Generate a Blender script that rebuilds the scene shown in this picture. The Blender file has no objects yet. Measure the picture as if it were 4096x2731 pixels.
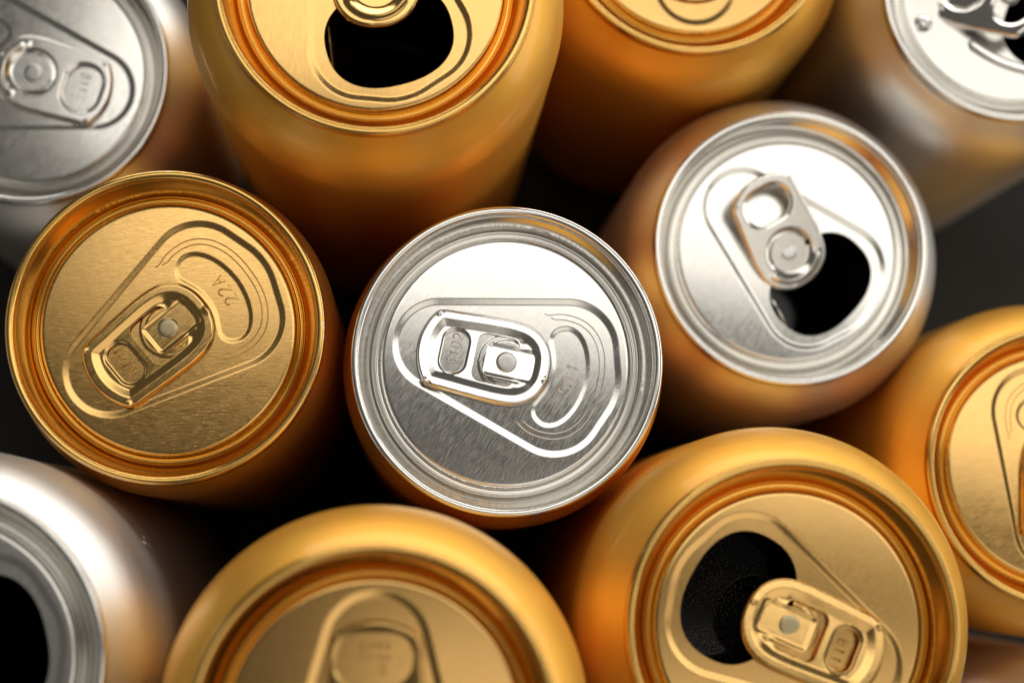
import bpy, math, random
import numpy as np
from mathutils import Matrix, Vector

MM = 0.001
random.seed(4)
sc = bpy.context.scene
col = sc.collection
R = math.radians

# ------------------------------------------------------------------ camera
FPX = 7000.0                      # focal length in pixels of the 4096 px wide frame
W0, H0 = 4096.0, 2731.0
CAMZ = 445.3                      # mm above the table
NAD = np.array([-428.0, 800.0, FPX])
dn = NAD / np.linalg.norm(NAD)
CX = np.array([1.0, 0, 0]) - dn[0] * dn
CX /= np.linalg.norm(CX)
CZ = -dn
CY = np.cross(CZ, CX)
def c2w(c):
    return np.array([c @ CX, c @ CY, c @ CZ])
def unproject(px, py, depth):
    r = np.array([(px - W0 / 2) / FPX, (py - H0 / 2) / FPX, 1.0]) * depth
    return c2w(r) + np.array([0, 0, CAMZ])

cam = bpy.data.cameras.new("camera")
cam_o = bpy.data.objects.new("camera", cam)
col.objects.link(cam_o)
cam.sensor_fit = 'HORIZONTAL'
cam.sensor_width = 36.0
cam.lens = 36.0 * FPX / W0
cam.clip_start = 0.01
cam.clip_end = 20.0
right, up, back = c2w(np.array([1., 0, 0])), c2w(np.array([0, -1., 0])), c2w(np.array([0, 0, -1.]))
m = Matrix.Identity(4)
for i in range(3):
    m[i][0], m[i][1], m[i][2] = right[i], up[i], back[i]
m[2][3] = CAMZ * MM
cam_o.matrix_world = m
cam.dof.use_dof = True
cam.dof.focus_distance = 0.3065
cam.dof.aperture_fstop = 8.5
cam.dof.aperture_blades = 9
sc.camera = cam_o

# ------------------------------------------------------------------ light
world = bpy.data.worlds.new("World")
sc.world = world
world.use_nodes = True
bg = world.node_tree.nodes["Background"]
bg.inputs[0].default_value = (1.0, 0.93, 0.84, 1)
bg.inputs[1].default_value = 0.09

def area(name, loc, target, sx, sy, radiance, color):
    l = bpy.data.lights.new(name, 'AREA')
    l.shape = 'RECTANGLE'
    l.size, l.size_y = sx * MM, sy * MM
    l.energy = radiance * math.pi * l.size * l.size_y
    l.color = color
    o = bpy.data.objects.new(name, l)
    col.objects.link(o)
    o.location = Vector(loc) * MM
    d = (Vector(target) - Vector(loc))
    o.rotation_euler = d.to_track_quat('-Z', 'Y').to_euler()
    return o
# big softbox above and beyond the cans, an added dim bounce fill at the near right, and added side fills for room light
key = area("key_softbox", (230, 268, 900), (230, 267.9, 0), 880, 340, 1.7, (1.0, 0.955, 0.87))
key.rotation_euler = (0, 0, R(-10))
area("fill_bounce", (345, -285, 900), (345, -284.9, 0), 640, 470, 0.95, (1.0, 0.92, 0.80))
area("back_fill", (250, 950, 310), (20, 40, 170), 1700, 430, 4.2, (1.0, 0.96, 0.89))
area("right_fill", (1000, 150, 300), (40, 20, 170), 900, 400, 3.0, (1.0, 0.95, 0.87))
area("left_fill", (-900, 0, 380), (0, 20, 150), 700, 420, 0.4, (1.0, 0.95, 0.88))
area("near_fill", (80, -900, 300), (0, 20, 170), 800, 260, 0.55, (1.0, 0.94, 0.85))

sc.view_settings.view_transform = 'Standard'
sc.view_settings.look = 'None'
sc.view_settings.exposure = 0.0
sc.view_settings.gamma = 1.0
sc.view_settings.use_curve_mapping = False
sc.render.engine = 'CYCLES'
sc.cycles.use_denoising = True
sc.cycles.max_bounces = 10
sc.cycles.glossy_bounces = 8
sc.cycles.sample_clamp_indirect = 6.0
sc.cycles.blur_glossy = 0.3
sc.cycles.caustics_reflective = True

# ------------------------------------------------------------------ materials
def metal(name, base, rough, grain_angle=0.0, grain=0.3, grain_scale=1.0, coat=0.0, coat_rough=0.1,
          blotch=0.0, aniso=0.0, speck=0.0, edge_wear=None, stretch=18.0, wave=0.02, metallic=1.0):
    """Procedural metal: brushed streaks along grain_angle, faint blotches, fine dust specks."""
    mt = bpy.data.materials.new(name)
    mt.use_nodes = True
    nt = mt.node_tree
    N, L = nt.nodes, nt.links
    b = N["Principled BSDF"]
    b.inputs["Metallic"].default_value = metallic
    b.inputs["Roughness"].default_value = rough
    b.inputs["Coat Weight"].default_value = coat
    b.inputs["Coat Roughness"].default_value = coat_rough
    tc = N.new("ShaderNodeTexCoord")
    rot = N.new("ShaderNodeMapping")
    rot.inputs["Rotation"].default_value = (0, 0, -grain_angle)
    L.new(tc.outputs["Object"], rot.inputs["Vector"])
    mp = N.new("ShaderNodeMapping")
    s = 1000.0 * grain_scale
    mp.inputs["Scale"].default_value = (s * 4.4 / stretch, s * 4.4, s * 1.0)
    L.new(rot.outputs["Vector"], mp.inputs["Vector"])
    n1 = N.new("ShaderNodeTexNoise")
    n1.inputs["Scale"].default_value = 1.6
    n1.inputs["Detail"].default_value = 4.0
    n1.inputs["Roughness"].default_value = 0.65
    L.new(mp.outputs["Vector"], n1.inputs["Vector"])
    # blotches: slow variation of roughness and tone
    n2 = N.new("ShaderNodeTexNoise")
    n2.inputs["Scale"].default_value = 90.0
    n2.inputs["Detail"].default_value = 3.0
    L.new(tc.outputs["Object"], n2.inputs["Vector"])
    # roughness
    mr = N.new("ShaderNodeMapRange")
    mr.inputs["From Min"].default_value = 0.3
    mr.inputs["From Max"].default_value = 0.7
    mr.inputs["To Min"].default_value = max(0.02, rough - 0.10 * grain - 0.02)
    mr.inputs["To Max"].default_value = rough + 0.16 * grain + 0.02
    L.new(n1.outputs["Fac"], mr.inputs["Value"])
    ad = N.new("ShaderNodeMath")
    ad.operation = 'MULTIPLY_ADD'
    L.new(n2.outputs["Fac"], ad.inputs[0])
    ad.inputs[1].default_value = blotch
    L.new(mr.outputs["Result"], ad.inputs[2])
    L.new(ad.outputs[0], b.inputs["Roughness"])
    # tone
    cr = N.new("ShaderNodeMapRange")
    cr.inputs["From Min"].default_value = 0.25
    cr.inputs["From Max"].default_value = 0.75
    cr.inputs["To Min"].default_value = 1.0 - 0.13 * grain
    cr.inputs["To Max"].default_value = 1.0 + 0.05 * grain
    L.new(n1.outputs["Fac"], cr.inputs["Value"])
    mul = N.new("ShaderNodeMix")
    mul.data_type = 'RGBA'
    mul.blend_type = 'MULTIPLY'
    mul.inputs["Factor"].default_value = 1.0
    mul.inputs["A"].default_value = (*base, 1)
    L.new(cr.outputs["Result"], mul.inputs["B"])
    out_col = mul.outputs["Result"]
    if edge_wear:
        # bare-metal nicks along the top of the seam
        nw = N.new("ShaderNodeTexNoise")
        nw.inputs["Scale"].default_value = 900.0
        nw.inputs["Detail"].default_value = 3.0
        L.new(tc.outputs["Object"], nw.inputs["Vector"])
        sx = N.new("ShaderNodeSeparateXYZ")
        L.new(tc.outputs["Object"], sx.inputs[0])
        l2 = N.new("ShaderNodeVectorMath")
        l2.operation = 'LENGTH'
        cmb = N.new("ShaderNodeCombineXYZ")
        L.new(sx.outputs[0], cmb.inputs[0]); L.new(sx.outputs[1], cmb.inputs[1])
        L.new(cmb.outputs[0], l2.inputs[0])
        rr = N.new("ShaderNodeMapRange")
        rr.inputs["From Min"].default_value = 26.3 * MM
        rr.inputs["From Max"].default_value = 27.0 * MM
        L.new(l2.outputs["Value"], rr.inputs["Value"])
        nm = N.new("ShaderNodeMapRange")
        nm.inputs["From Min"].default_value = 0.50
        nm.inputs["From Max"].default_value = 0.62
        L.new(nw.outputs["Fac"], nm.inputs["Value"])
        mm_ = N.new("ShaderNodeMath"); mm_.operation = 'MULTIPLY'
        L.new(rr.outputs["Result"], mm_.inputs[0]); L.new(nm.outputs["Result"], mm_.inputs[1])
        mx = N.new("ShaderNodeMix"); mx.data_type = 'RGBA'
        L.new(mm_.outputs[0], mx.inputs["Factor"])
        L.new(out_col, mx.inputs["A"])
        mx.inputs["B"].default_value = (*edge_wear, 1)
        out_col = mx.outputs["Result"]
    if speck > 0:
        # sparse dust grains
        vo = N.new("ShaderNodeTexVoronoi")
        vo.inputs["Scale"].default_value = 330.0
        L.new(tc.outputs["Object"], vo.inputs["Vector"])
        lt = N.new("ShaderNodeMath"); lt.operation = 'LESS_THAN'
        L.new(vo.outputs["Distance"], lt.inputs[0]); lt.inputs[1].default_value = 0.045
        sp = N.new("ShaderNodeSeparateColor")
        L.new(vo.outputs["Color"], sp.inputs[0])
        g2 = N.new("ShaderNodeMath"); g2.operation = 'LESS_THAN'
        L.new(sp.outputs[0], g2.inputs[0]); g2.inputs[1].default_value = speck
        mg = N.new("ShaderNodeMath"); mg.operation = 'MULTIPLY'
        L.new(lt.outputs[0], mg.inputs[0]); L.new(g2.outputs[0], mg.inputs[1])
        inv = N.new("ShaderNodeMath"); inv.operation = 'SUBTRACT'
        inv.inputs[0].default_value = metallic
        L.new(mg.outputs[0], inv.inputs[1])
        L.new(inv.outputs[0], b.inputs["Metallic"])
        mx = N.new("ShaderNodeMix"); mx.data_type = 'RGBA'
        L.new(mg.outputs[0], mx.inputs["Factor"])
        L.new(out_col, mx.inputs["A"])
        mx.inputs["B"].default_value = (0.72, 0.68, 0.6, 1)
        out_col = mx.outputs["Result"]
    L.new(out_col, b.inputs["Base Color"])
    # relief
    bp = N.new("ShaderNodeBump")
    bp.inputs["Strength"].default_value = min(1.0, 0.15 * grain)
    bp.inputs["Distance"].default_value = 0.00012
    L.new(n1.outputs["Fac"], bp.inputs["Height"])
    bp2 = N.new("ShaderNodeBump")
    bp2.inputs["Strength"].default_value = wave
    bp2.inputs["Distance"].default_value = 0.0012
    L.new(n2.outputs["Fac"], bp2.inputs["Height"])
    L.new(bp.outputs["Normal"], bp2.inputs["Normal"])
    L.new(bp2.outputs["Normal"], b.inputs["Normal"])
    return mt

SIL = (0.80, 0.785, 0.75)
GOLD = (0.77, 0.475, 0.17)
GOLDRIM = (0.80, 0.48, 0.135)
GOLDBODY = (0.88, 0.47, 0.07)
M = {}
M['silver_tab'] = metal("silver_tab_metal", (0.82, 0.80, 0.765), 0.15, 0.1, 0.4, 1.0)
M['silver_rim'] = metal("silver_rim_metal", SIL, 0.16, 0, 0.0, 0.5, speck=0.004, wave=0.004)
M['silver_body'] = metal("silver_body_metal", (0.80, 0.79, 0.77), 0.42, 0, 0.2, 0.5, blotch=0.06, stretch=1.0)
M['gold_tab'] = metal("gold_tab_metal", (0.79, 0.50, 0.18), 0.14, 0.1, 0.4, 1.0, speck=0.03)
M['gold_rim'] = metal("gold_rim_metal", GOLDRIM, 0.17, 0, 0.0, 0.5, speck=0.004, wave=0.004)
M['gold_rim_worn'] = metal("gold_rim_worn_metal", GOLDRIM, 0.17, 0, 0.0, 0.5, speck=0.004, wave=0.004, edge_wear=(0.72, 0.66, 0.52))
M['gold_body'] = metal("gold_body_lacquer", GOLDBODY, 0.47, 0, 0.25, 1.6, coat=0.3, coat_rough=0.12, blotch=0.05, stretch=1.0, speck=0.012, metallic=0.72, wave=0.05)
M['bronze_body'] = metal("bronze_body_lacquer", (0.80, 0.40, 0.075), 0.38, 0, 0.25, 1.6, coat=0.15, coat_rough=0.2, stretch=1.0, metallic=0.8, wave=0.04)
M['rivet_silver'] = metal("rivet_silver_metal", (0.66, 0.66, 0.66), 0.30, 0.4, 0.4, 1.0)
M['rivet_gold'] = metal("rivet_gold_metal", (0.50, 0.41, 0.24), 0.30, 0.4, 0.4, 1.0)
M['bare_edge'] = metal("bare_cut_edge", (0.75, 0.72, 0.66), 0.3, 0, 0.1, 1.0)
def lid_mat(gold, ang, grain, rough, scale=1.0, stretch=22.0):
    return metal(("gold" if gold else "silver") + "_brushed_lid", GOLD if gold else SIL, rough, ang, grain, scale, stretch=stretch, speck=0.035)

def dielectric(name, base, rough, spec=0.5):
    mt = bpy.data.materials.new(name)
    mt.use_nodes = True
    b = mt.node_tree.nodes["Principled BSDF"]
    b.inputs["Base Color"].default_value = (*base, 1)
    b.inputs["Roughness"].default_value = rough
    b.inputs["Specular IOR Level"].default_value = spec
    return mt
M['cola'] = dielectric("cola_mouth_dark", (0.004, 0.003, 0.0025), 0.06, 0.25)  # also colours the added discs that darken the other mouths
M['bubble'] = dielectric("cola_bubble_film", (0.016, 0.014, 0.012), 0.2, 0.6)
def table_mat():
    mt = dielectric("dark_grey_table", (0.035, 0.034, 0.032), 0.6, 0.06)
    nt = mt.node_tree
    b = nt.nodes["Principled BSDF"]
    tc = nt.nodes.new("ShaderNodeTexCoord")
    n = nt.nodes.new("ShaderNodeTexNoise")
    n.inputs["Scale"].default_value = 60
    n.inputs["Detail"].default_value = 6
    nt.links.new(tc.outputs["Object"], n.inputs["Vector"])
    r = nt.nodes.new("ShaderNodeValToRGB")
    r.color_ramp.elements[0].color = (0.02, 0.0195, 0.0185, 1)
    r.color_ramp.elements[1].color = (0.03, 0.0295, 0.028, 1)
    nt.links.new(n.outputs["Fac"], r.inputs[0])
    nt.links.new(r.outputs[0], b.inputs["Base Color"])
    return mt
M['table'] = table_mat()

# ------------------------------------------------------------------ mesh helpers (all in mm)
def mesh_from(name, verts, faces, normals=None, smooth=True):
    me = bpy.data.meshes.new(name)
    me.from_pydata([tuple(v) for v in (np.asarray(verts, float) * MM)], [], faces)
    if smooth:
        me.polygons.foreach_set("use_smooth", [True] * len(me.polygons))
    me.update()
    if normals is not None:
        me.normals_split_custom_set_from_vertices([tuple(n) for n in normals])
    return me

def obj(name, me, mat, parent=None, loc=(0, 0, 0), rot=(0, 0, 0)):
    o = bpy.data.objects.new(name, me)
    col.objects.link(o)
    if mat is not None:
        if len(me.materials) == 0:
            me.materials.append(mat)
        o.material_slots[0].link = 'OBJECT'
        o.material_slots[0].material = mat
    o.parent = parent
    o.location = Vector(loc) * MM
    o.rotation_euler = rot
    return o

def catmull(pts, n=10, closed=True):
    P = np.asarray(pts, float)
    k = len(P)
    out = []
    rng = range(k) if closed else range(k - 1)
    for i in rng:
        if closed:
            a, b, c, d = P[(i - 1) % k], P[i], P[(i + 1) % k], P[(i + 2) % k]
        else:
            a, b, c, d = P[max(i - 1, 0)], P[i], P[i + 1], P[min(i + 2, k - 1)]
        for t in np.arange(n) / n:
            out.append(0.5 * ((2 * b) + (-a + c) * t + (2 * a - 5 * b + 4 * c - d) * t * t + (-a + 3 * b - 3 * c + d) * t ** 3))
    if not closed:
        out.append(P[-1])
    return np.array(out)

def mirror_outline(half):
    """half: points from +x axis round to -x axis with y>=0, ends on the axis"""
    h = np.asarray(half, float)
    lo = h[1:-1][::-1] * [1, -1]
    return np.vstack([h, lo])

def sdf_poly(P, x, y):
    """signed distance (negative inside) from points to a closed polyline"""
    x = np.asarray(x, float); y = np.asarray(y, float)
    d2 = np.full(x.shape, 1e9)
    inside = np.zeros(x.shape, bool)
    Q = np.roll(P, -1, 0)
    for (ax, ay), (bx, by) in zip(P, Q):
        ex, ey = bx - ax, by - ay
        L2 = ex * ex + ey * ey + 1e-12
        wx, wy = x - ax, y - ay
        t = np.clip((wx * ex + wy * ey) / L2, 0, 1)
        dx, dy = wx - ex * t, wy - ey * t
        d2 = np.minimum(d2, dx * dx + dy * dy)
        c = (ay > y) != (by > y)
        if ey != 0:
            xi = ax + (y - ay) * ex / ey
            inside ^= c & (x < xi)
    d = np.sqrt(d2)
    return np.where(inside, -d, d)

def rrect(x, y, cx, cy, hx, hy, r):
    qx = np.abs(x - cx) - hx + r
    qy = np.abs(y - cy) - hy + r
    return np.hypot(np.maximum(qx, 0), np.maximum(qy, 0)) + np.minimum(np.maximum(qx, qy), 0) - r

def sstep(a, b, v):
    t = np.clip((v - a) / (b - a), 0, 1)
    return t * t * (3 - 2 * t)

def ramp(w, d):
    # straight embossed flank of width w with softened ends, 1 inside (d<0) and 0 outside
    t = np.clip(0.5 - d / w, 0, 1)
    k = 0.16
    u = np.where(t < k, t * t / (2 * k), np.where(t > 1 - k, (1 - k) - (1 - t) ** 2 / (2 * k), t - k / 2))
    return u / (1 - k)

def sheet(name, x0, x1, y0, y1, step, keep_sdf, height, wall=0.25, eps=0.04):
    """Height-field sheet clipped to keep_sdf<0, with analytic normals and a cut edge of thickness wall."""
    xs = np.arange(x0, x1 + step, step)
    ys = np.arange(y0, y1 + step, step)
    gx, gy = np.meshgrid(xs, ys, indexing='ij')
    sd = keep_sdf(gx, gy)
    nx, ny = gx.shape
    vid = -np.ones((nx, ny), int)
    vx, vy = [], []
    ins = sd < 0
    idx = np.argwhere(ins)
    vid[ins] = np.arange(len(idx))
    vx = list(gx[ins]); vy = list(gy[ins])
    ecache = {}
    faces = []
    cuts = []
    def cut(a, b):
        key = (a, b) if a < b else (b, a)
        if key in ecache:
            return ecache[key]
        sa, sb = sd[a], sd[b]
        t = sa / (sa - sb)
        v = len(vx)
        vx.append(gx[a] + (gx[b] - gx[a]) * t)
        vy.append(gy[a] + (gy[b] - gy[a]) * t)
        ecache[key] = v
        return v
    cell = ins[:-1, :-1].astype(int) + ins[1:, :-1] + ins[1:, 1:] + ins[:-1, 1:]
    full = np.argwhere(cell == 4)
    for i, j in full:
        faces.append((int(vid[i, j]), int(vid[i + 1, j]), int(vid[i + 1, j + 1]), int(vid[i, j + 1])))
    for i, j in np.argwhere((cell > 0) & (cell < 4)):
        cs = [(i, j), (i + 1, j), (i + 1, j + 1), (i, j + 1)]
        poly = []
        kinds = []
        for k in range(4):
            a, b = cs[k], cs[(k + 1) % 4]
            if ins[a]:
                poly.append(int(vid[a])); kinds.append(0)
            if ins[a] != ins[b]:
                poly.append(cut(a, b)); kinds.append(1)
        if len(poly) >= 3:
            faces.append(tuple(poly))
        n = len(poly)
        for k in range(n):
            if kinds[k] and kinds[(k + 1) % n]:
                # edge along the cut if it is not interior: interior edges never join two cut points here
                cuts.append((poly[k], poly[(k + 1) % n]))
    X = np.array(vx); Y = np.array(vy)
    Zt = height(X, Y)
    dzx = (height(X + eps, Y) - height(X - eps, Y)) / (2 * eps)
    dzy = (height(X, Y + eps) - height(X, Y - eps)) / (2 * eps)
    Nn = np.stack([-dzx, -dzy, np.ones_like(X)], 1)
    Nn /= np.linalg.norm(Nn, axis=1)[:, None]
    V = np.stack([X, Y, Zt], 1)
    # cut wall
    if wall > 0 and cuts:
        ids = sorted({v for c in cuts for v in c})
        mp = {v: k for k, v in enumerate(ids)}
        base = len(V)
        sx = X[ids]; sy = Y[ids]
        gxn = keep_sdf(sx + eps, sy) - keep_sdf(sx - eps, sy)
        gyn = keep_sdf(sx, sy + eps) - keep_sdf(sx, sy - eps)
        wn = np.stack([gxn, gyn, np.zeros_like(gxn)], 1)
        wn /= np.linalg.norm(wn, axis=1)[:, None] + 1e-9
        top = V[ids]
        bot = top - [0, 0, wall]
        V = np.vstack([V, top, bot])
        Nn = np.vstack([Nn, wn, wn])
        k = len(ids)
        for a, b in cuts:
            a, b = mp[a], mp[b]
            faces.append((base + b, base + a, base + k + a, base + k + b))
    return mesh_from(name, V, faces, Nn)

def lathe(name, prof, seg=160, closed_bottom=False, wob=None):
    prof = np.asarray(prof, float)
    n = len(prof)
    a = np.arange(seg) * 2 * math.pi / seg
    ca, sa = np.cos(a), np.sin(a)
    V = []
    for r, z in prof:
        V.append(np.stack([r * ca, r * sa, np.full(seg, z)], 1))
    V = np.vstack(V)
    F = []
    for i in range(n - 1):
        for j in range(seg):
            k = (j + 1) % seg
            F.append((i * seg + j, i * seg + k, (i + 1) * seg + k, (i + 1) * seg + j))
    if closed_bottom:
        F.append(tuple(range((n - 1) * seg, n * seg)))
    return mesh_from(name, V, F)

def tube(name, paths, rad, zf, seg=6, lift=0.0):
    """thin raised strokes lying on the surface zf(x, y)"""
    V, F = [], []
    for path in paths:
        P = np.asarray(path, float)
        n = len(P)
        base = len(V)
        T = np.gradient(P, axis=0)
        T /= np.linalg.norm(T, axis=1)[:, None] + 1e-9
        z = zf(P[:, 0], P[:, 1]) + lift
        for i in range(n):
            sc_ = 1.0 if 0 < i < n - 1 else 0.5
            for k in range(seg):
                a = 2 * math.pi * k / seg
                o = math.cos(a) * rad * sc_
                V.append((P[i, 0] - T[i, 1] * o, P[i, 1] + T[i, 0] * o, z[i] + math.sin(a) * rad * sc_))
        for i in range(n - 1):
            for k in range(seg):
                k2 = (k + 1) % seg
                F.append((base + i * seg + k, base + i * seg + k2, base + (i + 1) * seg + k2, base + (i + 1) * seg + k))
        F.append(tuple(base + k for k in range(seg)))
        F.append(tuple(base + (n - 1) * seg + k for k in range(seg))[::-1])
    return mesh_from(name, V, F)

# ------------------------------------------------------------------ lid shapes
PANEL_R = 21.9
def hull_of_circles(cs):
    pts = []
    for cx, cy, r in cs:
        for a in np.arange(96) * 2 * math.pi / 96:
            pts.append((cx + r * math.cos(a), cy + r * math.sin(a)))
    pts = sorted(set((round(x, 5), round(y, 5)) for x, y in pts))
    def half(ps):
        h = []
        for p in ps:
            while len(h) > 1 and (h[-1][0] - h[-2][0]) * (p[1] - h[-2][1]) - (h[-1][1] - h[-2][1]) * (p[0] - h[-2][0]) <= 0:
                h.pop()
            h.append(p)
        return h[:-1]
    return np.array(half(pts) + half(pts[::-1]))
TEAR = hull_of_circles([(-12.1, 0, 7.6), (10.0, 5.1, 8.4), (10.0, -5.1, 8.4), (8.6, 0, 11.4)])
KIDNEY = catmull(mirror_outline([(14.4, 0), (13.9, 3.6), (12.7, 6.4), (11.0, 8.2), (9.0, 8.7), (7.2, 7.8), (6.6, 6.2), (7.2, 4.6), (8.1, 2.4), (8.4, 0)]), 8)
def mouth_pt(t, a, b, cx=9.2, e=2.35):
    c, s = math.cos(t), math.sin(t)
    return (cx + a * math.copysign(abs(c) ** (2 / e), c), b * math.copysign(abs(s) ** (2 / e), s))
MOUTH = np.array([mouth_pt(2 * math.pi * k / 110, 8.45, 10.9) for k in range(110)])

def lid_height_factory(kidney=True, dome=0.16, tear=True, extra=None, depth=0.22):
    def h(x, y):
        r = np.hypot(x, y)
        z = dome * (1 - (r / PANEL_R) ** 2)
        # rounded shoulder into the countersink
        e = np.clip((r - (PANEL_R - 0.8)) / 0.8, 0, 1)
        z = z - 0.55 * (1 - np.sqrt(np.maximum(0.0, 1 - e * e * 0.97)))
        if tear:
            z = z - depth * ramp(1.2, sdf_poly(TEAR, x, y))
        if kidney:
            z = z - 0.14 * ramp(0.8, sdf_poly(KIDNEY, x, y))
        # coined rings round the rivet
        z = z + 0.10 * sstep(5.0, 4.7, r) + 0.10 * sstep(4.1, 3.8, r)
        if extra is not None:
            z = z + extra(x, y)
        return z
    return h

class GridH:
    """height function cached on a fine grid (bicubic-free bilinear lookup keeps repeated calls cheap)"""
    def __init__(self, f, half=22.6, step=0.1):
        self.half, self.step = half, step
        xs = np.arange(-half, half + step, step)
        gx, gy = np.meshgrid(xs, xs, indexing='ij')
        self.g = f(gx.ravel(), gy.ravel()).reshape(gx.shape)
        self.n = len(xs)
    def __call__(self, x, y):
        u = np.clip((np.asarray(x) + self.half) / self.step, 0, self.n - 2.001)
        v = np.clip((np.asarray(y) + self.half) / self.step, 0, self.n - 2.001)
        i = u.astype(int); j = v.astype(int)
        fu, fv = u - i, v - j
        g = self.g
        return (g[i, j] * (1 - fu) * (1 - fv) + g[i + 1, j] * fu * (1 - fv) + g[i, j + 1] * (1 - fu) * fv + g[i + 1, j + 1] * fu * fv)

LID_Z = -4.3
hz_closed = GridH(lid_height_factory(True, 0.20))
hz_open = GridH(lid_height_factory(False, 0.38, depth=0.29))
def torn_extra(x, y):
    # dimple and a short bead beside the torn mouth
    z = 1.1 * np.sqrt(np.maximum(0, 1 - ((x + 12.3) ** 2 + (y + 14.3) ** 2) / 2.7))
    bead = catmull([(-1.5, -13.2), (2.5, -13.4), (7.0, -12.9), (12.0, -11.2), (16.5, -7.5), (18.6, -2.0), (18.4, 4.0)], 6, closed=False)
    d = np.full(np.shape(x), 99.0)
    for (ax, ay), (bx, by) in zip(bead[:-1], bead[1:]):
        ex, ey = bx - ax, by - ay
        t = np.clip(((x - ax) * ex + (y - ay) * ey) / (ex * ex + ey * ey), 0, 1)
        d = np.minimum(d, np.hypot(x - ax - ex * t, y - ay - ey * t))
    return z + 0.5 * np.exp(-(d / 0.6) ** 2)
hz_torn = GridH(lid_height_factory(False, -0.25, tear=False, extra=torn_extra))
def circ(x, y):
    return np.hypot(x, y) - PANEL_R
def open_keep(x, y):
    return np.maximum(circ(x, y), -sdf_poly(MOUTH, x, y))
ME = {}
ME['lid_closed'] = sheet("lid_closed", -22, 22, -22, 22, 0.2, circ, hz_closed, wall=0)
ME['lid_open'] = sheet("lid_open", -22, 22, -22, 22, 0.22, open_keep, hz_open, wall=0.28, eps=0.06)
ME['lid_torn'] = sheet("lid_torn", -22, 22, -22, 22, 0.26, open_keep, hz_torn, wall=0.28, eps=0.06)

RIM = [(21.75, -4.75), (21.98, -5.1), (22.1, -5.6), (22.28, -6.05), (22.6, -6.3), (22.95, -6.2), (23.15, -5.8), (23.28, -5.3),
       (23.5, -4.75), (24.1, -3.6), (24.7, -2.45), (25.2, -1.45), (25.38, -0.95), (25.5, -0.5),
       (25.7, -0.16), (26.0, -0.03), (26.25, 0.0), (26.5, -0.03), (26.8, -0.18), (26.96, -0.5), (27.0, -0.9), (27.0, -1.8), (26.95, -2.3), (26.7, -2.65), (26.0, -2.75)]
def dens(p, n=4):
    return catmull(p, n, closed=False)
ME['rim'] = lathe("can_rim", dens(RIM, 3), 320)

def body_profile(h, rb, kind):
    if kind == 'std':
        sh = [(25.95, -2.6), (26.0, -3.3), (26.35, -4.0), (27.3, -5.0), (28.7, -6.4), (30.1, -8.1), (31.25, -10.0), (32.1, -12.2),
              (32.65, -14.4), (32.93, -16.6), (33.0, -19.0)]
    else:
        sh = [(25.9, -2.6), (25.95, -3.2), (26.2, -4.0), (26.8, -5.2), (27.5, -6.9), (28.1, -9.0), (28.5, -11.3), (28.68, -13.6), (28.7, -16.0)]
    k = rb / sh[-1][0]
    low = [(rb, -40), (rb, -h * 0.5), (rb, -h + 14), (rb - 0.4, -h + 10), (rb - 2.0, -h + 6), (rb - 4.6, -h + 2.2), (rb - 6.0, -h + 0.5), (rb - 7.0, -h), (rb - 8.0, -h + 0.6)]
    return np.vstack([dens(sh, 4), np.array(low)])

# ------------------------------------------------------------------ tabs
TAB = catmull(mirror_outline([(7.8, 0), (7.45, 2.7), (6.1, 5.2), (3.6, 6.95), (0.2, 7.55), (-4.5, 7.45), (-9.5, 7.15), (-12.4, 6.95), (-13.55, 6.45), (-14.75, 4.7), (-15.6, 2.3), (-15.85, 0)]), 8)
def crimp(x, y):
    # pinched folds at the two tail corners and at the nose
    return (0.22 * np.exp(-((x + 13.4) ** 2 + (np.abs(y) - 6.3) ** 2) / 0.35) - 0.28 * np.exp(-((x + 12.7) ** 2 + (np.abs(y) - 6.75) ** 2) / 0.16)
            + 0.12 * np.exp(-((x - 7.1) ** 2 + (y + 1.6) ** 2) / 0.3))
def curl_edge(d, r):
    t = np.clip(d / r, 0, 1)
    return np.sqrt(np.maximum(0, 1 - (1 - t) ** 2))
def tabA_height(x, y):
    d = -sdf_poly(TAB, x, y)
    z = 0.80 * curl_edge(d, 0.62)
    # broad crest that dips softly to the web
    z = z - 0.34 * ramp(1.5, 2.35 - d) + crimp(x, y)
    fh = rrect(x, y, -9.3, 0, 2.1, 3.65, 1.9)
    z = z - 0.22 * sstep(0.6, 0.0, fh)
    tg = rrect(x, y, 0.9, 0, 4.7, 2.95, 0.9)
    z = z - 0.16 * sstep(0.1, -0.7, tg)
    z = z - 0.14 * np.exp(-((x - 2.2) ** 2 + (np.abs(y) - 3.6) ** 2) / 0.6)
    return z
def tabA_keep(x, y):
    out = sdf_poly(TAB, x, y)
    fh = rrect(x, y, -9.3, 0, 2.1, 3.65, 1.9)
    so = rrect(x, y, -1.9, 0, 3.75, 4.35, 1.6)
    ti = rrect(x, y, 2.3, 0, 6.1, 3.0, 1.0)
    hook = rrect(x, y, 1.3, 0, 1.0, 9, 0.1)
    slot = np.maximum(so, -ti)
    return np.maximum(np.maximum(out, -fh), -slot)
def tabB_height(x, y):
    d = -sdf_poly(TAB, x, y)
    z = 0.80 * curl_edge(d, 0.75) + 0.35 * crimp(x, y)
    r = np.hypot(x - 0.2, y)
    fh = oval(x, y)
    z = z - 0.28 * sstep(0.8, 0.0, fh)
    z = z - 0.42 * sstep(5.1, 3.9, r)
    z = z + 0.42 * np.exp(-((r - 5.6) / 0.5) ** 2) * sstep(2.0, 4.0, x)
    return z
def oval(x, y):
    return rrect(x, y, -10.1, 0, 3.45, 4.6, 3.3)
def tabB_keep(x, y):
    out = sdf_poly(TAB, x, y)
    r = np.hypot(x - 0.2, y)
    ring = np.maximum(np.abs(r - 4.15) - 0.5, x - 0.9)
    return np.maximum(np.maximum(out, -oval(x, y)), -ring)
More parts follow.
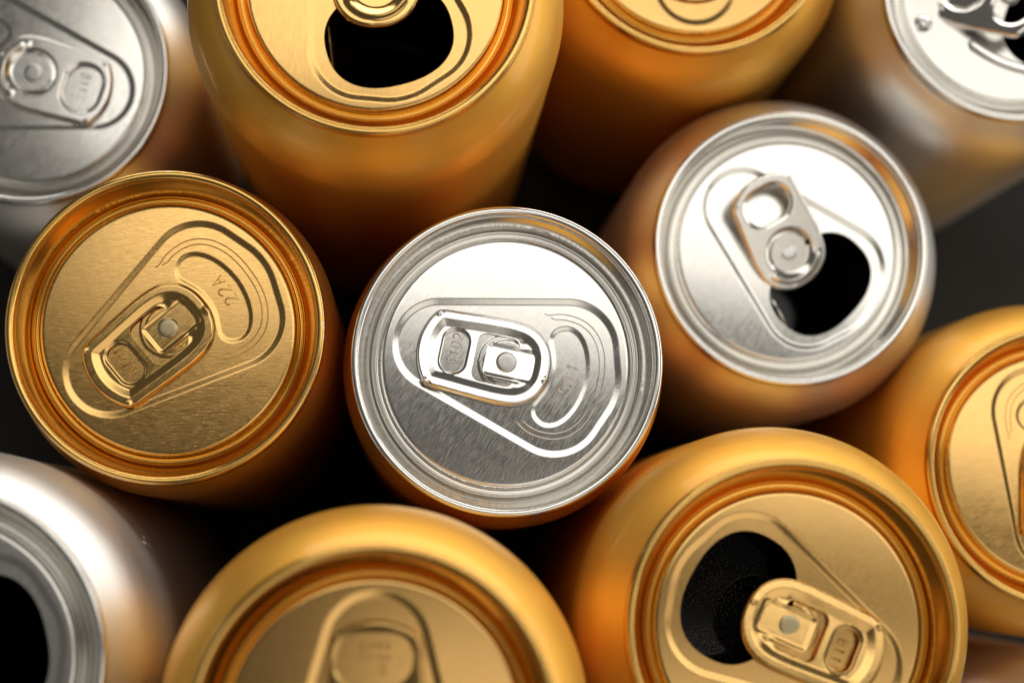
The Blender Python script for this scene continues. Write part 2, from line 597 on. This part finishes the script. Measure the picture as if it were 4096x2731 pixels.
def oval_wide(x, y):
    return rrect(x, y, -10.0, 0, 4.0, 5.75, 3.7)
def tabC_height(x, y):
    d = -sdf_poly(TAB, x, y)
    r = np.hypot(x - 0.2, y)
    z = 0.80 * curl_edge(d, 0.7) + 0.5 * crimp(x, y) - 0.25 * sstep(0.6, 0.0, oval_wide(x, y))
    return z - 0.42 * sstep(5.1, 3.9, r)
def tabC_keep(x, y):
    r = np.hypot(x - 0.2, y)
    ring = np.maximum(np.abs(r - 4.15) - 0.5, x - 0.9)
    return np.maximum(np.maximum(sdf_poly(TAB, x, y), -oval_wide(x, y)), -ring)
def cached(f):
    return GridH(f, half=17.0, step=0.06)
tA, tB = cached(tabA_height), cached(tabB_height)
kA, kB = cached(tabA_keep), cached(tabB_keep)
ME['tabA'] = sheet("pull_tab_curled", -16.4, 8.4, -8.2, 8.2, 0.15, kA, tA, wall=0.42, eps=0.06)
ME['tabB'] = sheet("pull_tab_flat", -16.4, 8.4, -8.2, 8.2, 0.15, kB, tB, wall=0.42, eps=0.06)
ME['tabC'] = sheet("pull_tab_wide_hole", -16.4, 8.4, -8.2, 8.2, 0.18, cached(tabC_keep), cached(tabC_height), wall=0.42, eps=0.06)
ME['rivet'] = lathe("rivet", dens([(0.01, 0.62), (0.8, 0.62), (1.45, 0.59), (1.72, 0.48), (1.84, 0.3), (1.86, 0.1), (1.8, -0.25), (2.1, -0.55)], 3), 48)

# torn-in tear panel: the cut-out of the mouth, bent
def flap_mesh():
    sh = MOUTH.copy()
    sh = (sh - [9.2, 0]) * 0.95 + [9.2, 0]
    return sheet("tear_panel", 0, 19, -11, 11, 0.3, lambda x, y: sdf_poly(sh, x, y), lambda x, y: 0.25 * sstep(1.6, 0.8, np.abs(sdf_poly(KIDNEY, x, y))) - 0.01 * (x - 9) ** 2, wall=0.25)
ME['flap'] = flap_mesh()

# score lines round the mouth
def score_paths():
    out = []
    for off, t0, t1 in ((0.0, -2.15, 1.98), (-0.95, -2.05, 1.86)):
        p = [mouth_pt(t, 8.2 + off, 11.0 + off, 9.1, 2.25) for t in np.linspace(t0, t1, 90)]
        e = np.array(p[-1]); tdir = e - np.array(p[-4]); tdir /= np.linalg.norm(tdir)
        nrm = np.array([-tdir[1], tdir[0]])
        p += [tuple(e + tdir * s - nrm * (0.35 * s * s)) for s in (0.3, 0.6, 0.9, 1.1)]
        out.append(np.array(p))
    return out
ME['score'] = tube("score_line", score_paths(), 0.11, hz_closed, lift=0.0)

# ------------------------------------------------------------------ stroke lettering
def arc_pts(cx, cy, rx, ry, a0, a1, n=10):
    return [(cx + rx * math.cos(R(a)), cy + ry * math.sin(R(a))) for a in np.linspace(a0, a1, n)]
GLYPH = {   # unit box: width 0.6, height 1
    '0': [arc_pts(0.3, 0.5, 0.27, 0.5, 90, 450, 22)],
    '1': [[(0.12, 0.78), (0.3, 1.0), (0.3, 0.0)]],
    '2': [arc_pts(0.3, 0.72, 0.27, 0.28, 165, -35, 10) + [(0.05, 0.0), (0.58, 0.0)]],
    '4': [[(0.45, 0.0), (0.45, 1.0), (0.02, 0.3), (0.6, 0.3)]],
    '5': [[(0.54, 1.0), (0.1, 1.0), (0.07, 0.55)] + arc_pts(0.28, 0.32, 0.29, 0.31, 115, -140, 12)],
    'A': [[(0.0, 0.0), (0.3, 1.0), (0.6, 0.0)], [(0.12, 0.36), (0.48, 0.36)]],
    'B': [[(0.05, 0.0), (0.05, 1.0), (0.3, 1.0)] + arc_pts(0.3, 0.77, 0.22, 0.23, 80, -90, 8) + [(0.05, 0.53)],
          [(0.3, 0.53)] + arc_pts(0.3, 0.27, 0.27, 0.26, 80, -90, 8) + [(0.05, 0.0)]],
    'C': [arc_pts(0.34, 0.5, 0.28, 0.5, 50, 310, 14)],
    '7': [[(0.02, 1.0), (0.56, 1.0), (0.2, 0.0)]],
}
def text_paths(s, h, pitch, cx, cy, rot):
    """letters of height h centred on (cx, cy); rot is the reading direction"""
    c, sn = math.cos(rot), math.sin(rot)
    w = pitch * (len(s) - 1) + 0.6 * h
    out = []
    for i, ch in enumerate(s):
        for st in GLYPH[ch]:
            P = []
            for u, v in st:
                a = -w / 2 + i * pitch + u * h
                b = (v - 0.5) * h
                P.append((cx + a * c - b * sn, cy + a * sn + b * c))
            out.append(np.array(P))
    return out

# ------------------------------------------------------------------ setting
tb = mesh_from("table", [(-1500, -1500, 0), (1500, -1500, 0), (1500, 1500, 0), (-1500, 1500, 0)], [(0, 1, 2, 3)], smooth=False)
t_o = obj("table", tb, M['table'])
t_o["kind"] = "structure"

# ------------------------------------------------------------------ cans
GROUP = "drink cans standing close together on the dark table"
def make_can(px, py, rpx, label, kind, body_mat, lid, gold, mouth_deg, grain_deg=0.0, grain=0.6, lid_rough=0.22,
             tab=None, tab_deg=0.0, tab_lift=0.0, tilt=(0, 0), liquid_mouth_dark=None, flap=None, codes=(), xy=None, height=None,
             score=False, gscale=1.0, stretch=18.0, dots=(), tab_off=(0, 0), tab_roll=0.0, worn=False):
    if xy is None:
        p = unproject(px, py, 27.0 * FPX / rpx)
    else:
        p = np.array([xy[0], xy[1], height])
    h = p[2]
    root = bpy.data.objects.new("drink_can", None)
    col.objects.link(root)
    root.empty_display_size = 0.02
    root.location = (p[0] * MM, p[1] * MM, 0)
    root["label"] = label
    root["category"] = "can"
    root["group"] = GROUP
    rb = 33.0 if kind == 'std' else 28.7
    # leaning of the lid assembly is done by the small tilt of the parts about the rim centre
    trot = (R(tilt[0]), R(tilt[1]), 0)
    body = obj("can_body", lathe("can_body", body_profile(h, rb, kind), 160), body_mat, root, (0, 0, h))
    rim = obj("rim", ME['rim'], (M['gold_rim_worn'] if worn else M['gold_rim']) if gold else M['silver_rim'], root, (0, 0, h), (0, 0, R(mouth_deg)))
    lm = lid_mat(gold, R(grain_deg - mouth_deg), grain, lid_rough, gscale, stretch)
    lid_o = obj("lid", ME['lid_' + lid], lm, root, (0, 0, h + LID_Z), (Matrix.Rotation(R(tilt[0]), 4, 'X') @ Matrix.Rotation(R(tilt[1]), 4, 'Y') @ Matrix.Rotation(R(mouth_deg), 4, 'Z')).to_euler())
    hz = {'closed': hz_closed, 'open': hz_open, 'torn': hz_torn}[lid]
    rv = M['rivet_gold'] if gold else M['rivet_silver']
    zc = float(hz(np.array([0.0]), np.array([0.0]))[0])
    if tab is not None:
        tm = M['gold_tab'] if gold else M['silver_tab']
        zoff = zc + (0.10 if tab == 'A' else 0.0)
        t = obj("pull_tab", ME['tab' + tab], tm, root, (tab_off[0], tab_off[1], h + LID_Z + zoff + 0.22 * (tab_lift > 0) + 0.30), (0, 0, 0))
        q = Matrix.Rotation(R(mouth_deg + tab_deg), 4, 'Z') @ Matrix.Rotation(R(tab_lift), 4, 'Y') @ Matrix.Rotation(R(-tab_roll), 4, 'X')
        t.rotation_euler = q.to_euler()
        obj("rivet", ME['rivet'], rv, lid_o, (0, 0, zc + 0.42))
    if score:
        obj("score_line", ME['score'], lm, lid_o)
    for s, hgt, pitch, cx, cy, rd in codes:
        obj("embossed_code", tube("embossed_code", text_paths(s, hgt, pitch, cx, cy, R(rd)), 0.14, hz, lift=0.04), lm, lid_o)
    if dots:
        V, F = [], []
        for dx, dy in dots:
            b0 = len(V)
            z0 = float(hz(np.array([dx]), np.array([dy]))[0])
            for ring, (rr, zz) in enumerate(((0.34, -0.02), (0.26, 0.2), (0.1, 0.3))):
                for k in range(10):
                    a = k * math.pi / 5
                    V.append((dx + rr * math.cos(a), dy + rr * math.sin(a), z0 + zz))
            for ring in range(2):
                for k in range(10):
                    k2 = (k + 1) % 10
                    F.append((b0 + ring * 10 + k, b0 + ring * 10 + k2, b0 + ring * 10 + 10 + k2, b0 + ring * 10 + 10 + k))
            F.append(tuple(b0 + 20 + k for k in range(10)))
        obj("embossed_code", mesh_from("embossed_dots", V, F), lm, lid_o)
    if flap is not None:
        # hinge on the side of the mouth given by flap[0] (deg from the mouth axis), swung down by flap[1] deg
        hd, swing = flap
        hx, hy = 9.2 + 8.0 * math.cos(R(hd)), 9.8 * math.sin(R(hd))
        axis = Vector((-math.sin(R(hd)), math.cos(R(hd)), 0))
        mtx = Matrix.Translation(Vector((hx, hy, -0.75)) * MM) @ Matrix.Rotation(R(-swing), 4, axis) @ Matrix.Translation(Vector((-hx, -hy, 0)) * MM)
        fo = obj("tear_panel", ME['flap'], lm, lid_o)
        fo.matrix_local = mtx
    if liquid_mouth_dark is not None:  # added dark disc blacks out the mouths; real cola only at lower right
        rl = rb - 0.6 if liquid_mouth_dark > 21 else 27.0
        n = 96
        V = [(rl * math.cos(2 * math.pi * k / n), rl * math.sin(2 * math.pi * k / n), 0) for k in range(n)]
        lq = obj("liquid_mouth_dark", mesh_from("liquid_mouth_dark", V, [tuple(range(n))], smooth=False), M['cola'], root, (0, 0, h - liquid_mouth_dark))
        return root, lq, h
    return root, None, h

gold_b, silv_b, brz_b = M['gold_body'], M['silver_body'], M['bronze_body']

# silver-topped slim can in the middle
make_can(2030, 1441, 627, "closed silver-topped can in the middle, lid code 504, dark gold sides", 'sleek', brz_b, 'closed', False,
         -14.8, 57, 0.5, 0.14, gscale=1.3, tab='A', tab_deg=3.0, tab_roll=4.0, tilt=(0.3, 0.3), score=True,
         codes=[("504", 2.2, 1.95, 11.3, 0.0, 85), ("B102", 1.75, 1.45, -9.2, 0.1, 90)])
# gold slim can at the left
make_can(661, 1304, 636, "closed gold-lidded slim can at the left with curled gold tab and code 22A", 'sleek', brz_b, 'closed', True,
         36.8, 0, 0.6, 0.17, gscale=1.2, tilt=(-0.5, 0.2), tab='A', tab_deg=3.5, score=True, worn=True,
         codes=[("22A", 2.2, 1.95, 11.6, -0.2, 90), ("B121", 1.7, 1.4, -9.2, 0.0, 90)])
# tall gold can at the top, opened
make_can(1500, -95, 650, "opened tall gold can at the top edge, tab nose over its dark mouth", 'std', gold_b, 'open', True,
         -75, 92, 0.4, 0.17, tab='B', tab_deg=-10, tab_lift=3, tilt=(2.6, -0.4), liquid_mouth_dark=60, flap=(-100, 82))
# right silver can, opened
make_can(3167, 990, 556, "opened silver can at the right with raised flat silver tab beside its black mouth", 'std', silv_b, 'open', False,
         -44, 60, 0.4, 0.17, tab='B', tab_deg=-16, tab_lift=20, tilt=(1.4, 0.6), liquid_mouth_dark=40, flap=(-110, 80))
# big gold can bottom right, opened with cola
rE, liqE, hE = make_can(3176, 2508, 679, "opened tall gold can at the lower right with bubbly dark cola inside", 'std', gold_b, 'open', True,
         150, 20, 0.22, 0.20, tilt=(-1.2, 0), tab='A', tab_deg=6, tab_lift=4, tab_roll=-5, liquid_mouth_dark=16, gscale=0.8, stretch=2.0,
         codes=[("B11C", 1.75, 1.45, -9.2, 0.0, 96)])
# tall gold can bottom centre
make_can(1493, 2927, 750, "closed tall gold can at the bottom edge, oval tab hole showing dotted code", 'std', gold_b, 'closed', True,
         -91, 30, 0.35, 0.18, tilt=(1.4, 2.0), tab='C', tab_deg=0, tab_roll=-4, gscale=0.8, stretch=4.0, score=True,
         dots=[(-10.9 + a, b) for a, b in ((-1.2, -1.9), (-1.2, -0.6), (-1.2, 0.5), (-1.2, 1.7), (-0.4, -1.8), (0.5, -2.3), (0.5, -0.9), (0.5, 0.5), (0.5, 1.7), (1.7, 1.1), (2.7, 1.1))])
# top-left silver can
make_can(118, 274, 553, "closed silver can in the top left corner with oval-holed tab pointing right", 'std', silv_b, 'closed', False,
         166, 60, 0.4, 0.14, tilt=(2.0, -0.8), tab='B', tab_deg=-3, codes=[("B117", 1.7, 1.4, -10.0, 0.0, 90)])
# gold can behind, top
make_can(2782, -325, 555, "short gold can at the top edge between tall gold can and silver can", 'std', gold_b, 'closed', True,
         92, 0, 0.4, 0.20, tab='B', tilt=(-1.6, 0))
# top right silver, torn
make_can(4068, -46, 545, "torn-open silver can in the top right corner with bent-up tab and round dimple", 'std', silv_b, 'torn', False,
         -30, 30, 0.15, 0.22, tab='B', tab_deg=-174, tab_lift=25, liquid_mouth_dark=40, tab_off=(-9.2, 0.5))
# right gold can
make_can(4269, 1864, 570, "closed short gold can cut off by the right edge, tab half in view", 'std', gold_b, 'closed', True,
         84, 20, 0.35, 0.15, tab='A', tab_deg=0, score=True, tilt=(-1.4, 0))
# bottom-left silver, opened
rK, _, hK = make_can(-305, 2650, 720, "opened tall silver can in the bottom left corner with black mouth", 'std', silv_b, 'open', False,
         14, 60, 0.15, 0.24, liquid_mouth_dark=50, flap=(-100, 85))
# bottom right corner, body only
make_can(0, 0, 0, "silver can in the bottom right corner, only its blurred shoulder in view", 'std', silv_b, 'closed', False,
         40, 0, 0.3, 0.22, tab='A', xy=(124.5, -54.0), height=115.2)

# ------------------------------------------------------------------ foam on the cola of the lower right can
def foam():
    rng = np.random.default_rng(7)
    V, F = [], []
    pts = []
    cell = {}
    tries = 0
    a = R(150)
    c0 = np.array([9.2 * math.cos(a), 9.2 * math.sin(a)])
    while len(pts) < 1800 and tries < 60000:
        tries += 1
        p = c0 + rng.uniform(-12.5, 12.5, 2)
        if np.linalg.norm(p) > 26:
            continue
        r = 0.17 + 0.12 * rng.random() ** 2
        # bubbles crowd in the near half of the mouth
        if (p[1] - c0[1]) > 1.5 + 2.2 * math.sin(p[0] * 0.5) and rng.random() < 0.93:
            continue
        k = (int(p[0] // 0.7), int(p[1] // 0.7))
        ok = True
        for i in (-1, 0, 1):
            for j in (-1, 0, 1):
                for q, rq in cell.get((k[0] + i, k[1] + j), ()):
                    if np.hypot(*(p - q)) < (r + rq) * 0.96:
                        ok = False
        if not ok:
            continue
        cell.setdefault(k, []).append((p, r))
        pts.append((p, r))
    for p, r in pts:
        b0 = len(V)
        for rr, zz in ((1.0, 0.0), (0.86, 0.42), (0.5, 0.72)):
            for k in range(8):
                an = k * math.pi / 4
                V.append((p[0] + r * rr * math.cos(an), p[1] + r * rr * math.sin(an), r * zz))
        V.append((p[0], p[1], r * 0.82))
        for ring in range(2):
            for k in range(8):
                k2 = (k + 1) % 8
                F.append((b0 + ring * 8 + k, b0 + ring * 8 + k2, b0 + ring * 8 + 8 + k2, b0 + ring * 8 + 8 + k))
        for k in range(8):
            F.append((b0 + 16 + k, b0 + 16 + (k + 1) % 8, b0 + 24))
    o = obj("bubbles", mesh_from("bubbles", V, F), M['bubble'], liqE, (0, 0, 0.02))
    o["kind"] = "stuff"
foam()

# ------------------------------------------------------------------ scuffed paint chip on the tall silver can
def scuff(root, px, py, rb, blobs):
    body = [c for c in root.children if c.name.startswith("can_body")][0]
    o = np.array([0, 0, CAMZ])
    d = unproject(px, py, 1.0) - o
    c = np.array(root.location[:2]) / MM
    a = d[0] ** 2 + d[1] ** 2
    b = 2 * ((o[0] - c[0]) * d[0] + (o[1] - c[1]) * d[1])
    k = (o[0] - c[0]) ** 2 + (o[1] - c[1]) ** 2 - rb * rb
    disc = max(0.0, b * b - 4 * a * k)
    cand = [(-b - math.sqrt(disc)) / (2 * a), (-b + math.sqrt(disc)) / (2 * a)]
    p = min((o + d * t for t in cand), key=lambda q: abs(q[2] - body.location[2] / MM + 26))
    th, z0 = math.atan2(p[1] - c[1], p[0] - c[0]), p[2] - body.location[2] / MM
    rng = np.random.default_rng(3)
    V, F = [], []
    for dt, dz, w, hgt in blobs:
        b0 = len(V)
        n = 12
        for q in range(n):
            an = 2 * math.pi * q / n
            rr = 0.75 + 0.4 * rng.random()
            t2 = th + (dt + w * rr * math.cos(an)) / rb
            V.append(((rb + 0.04) * math.cos(t2), (rb + 0.04) * math.sin(t2), z0 + dz + hgt * rr * math.sin(an)))
        F.append(tuple(range(b0, b0 + n)))
    obj("paint_scuff", mesh_from("paint_scuff", V, F, smooth=False), M['scuff'], body)
M['scuff'] = dielectric("pale_scuff", (0.55, 0.54, 0.52), 0.6, 0.3)
scuff(rK, 578, 2169, 33.0, [(0, 0, 0.5, 2.6), (0.9, -2.6, 0.22, 1.0), (-0.6, -3.4, 0.2, 0.7), (1.6, -1.0, 0.12, 0.5), (1.3, -4.4, 0.15, 0.4)])
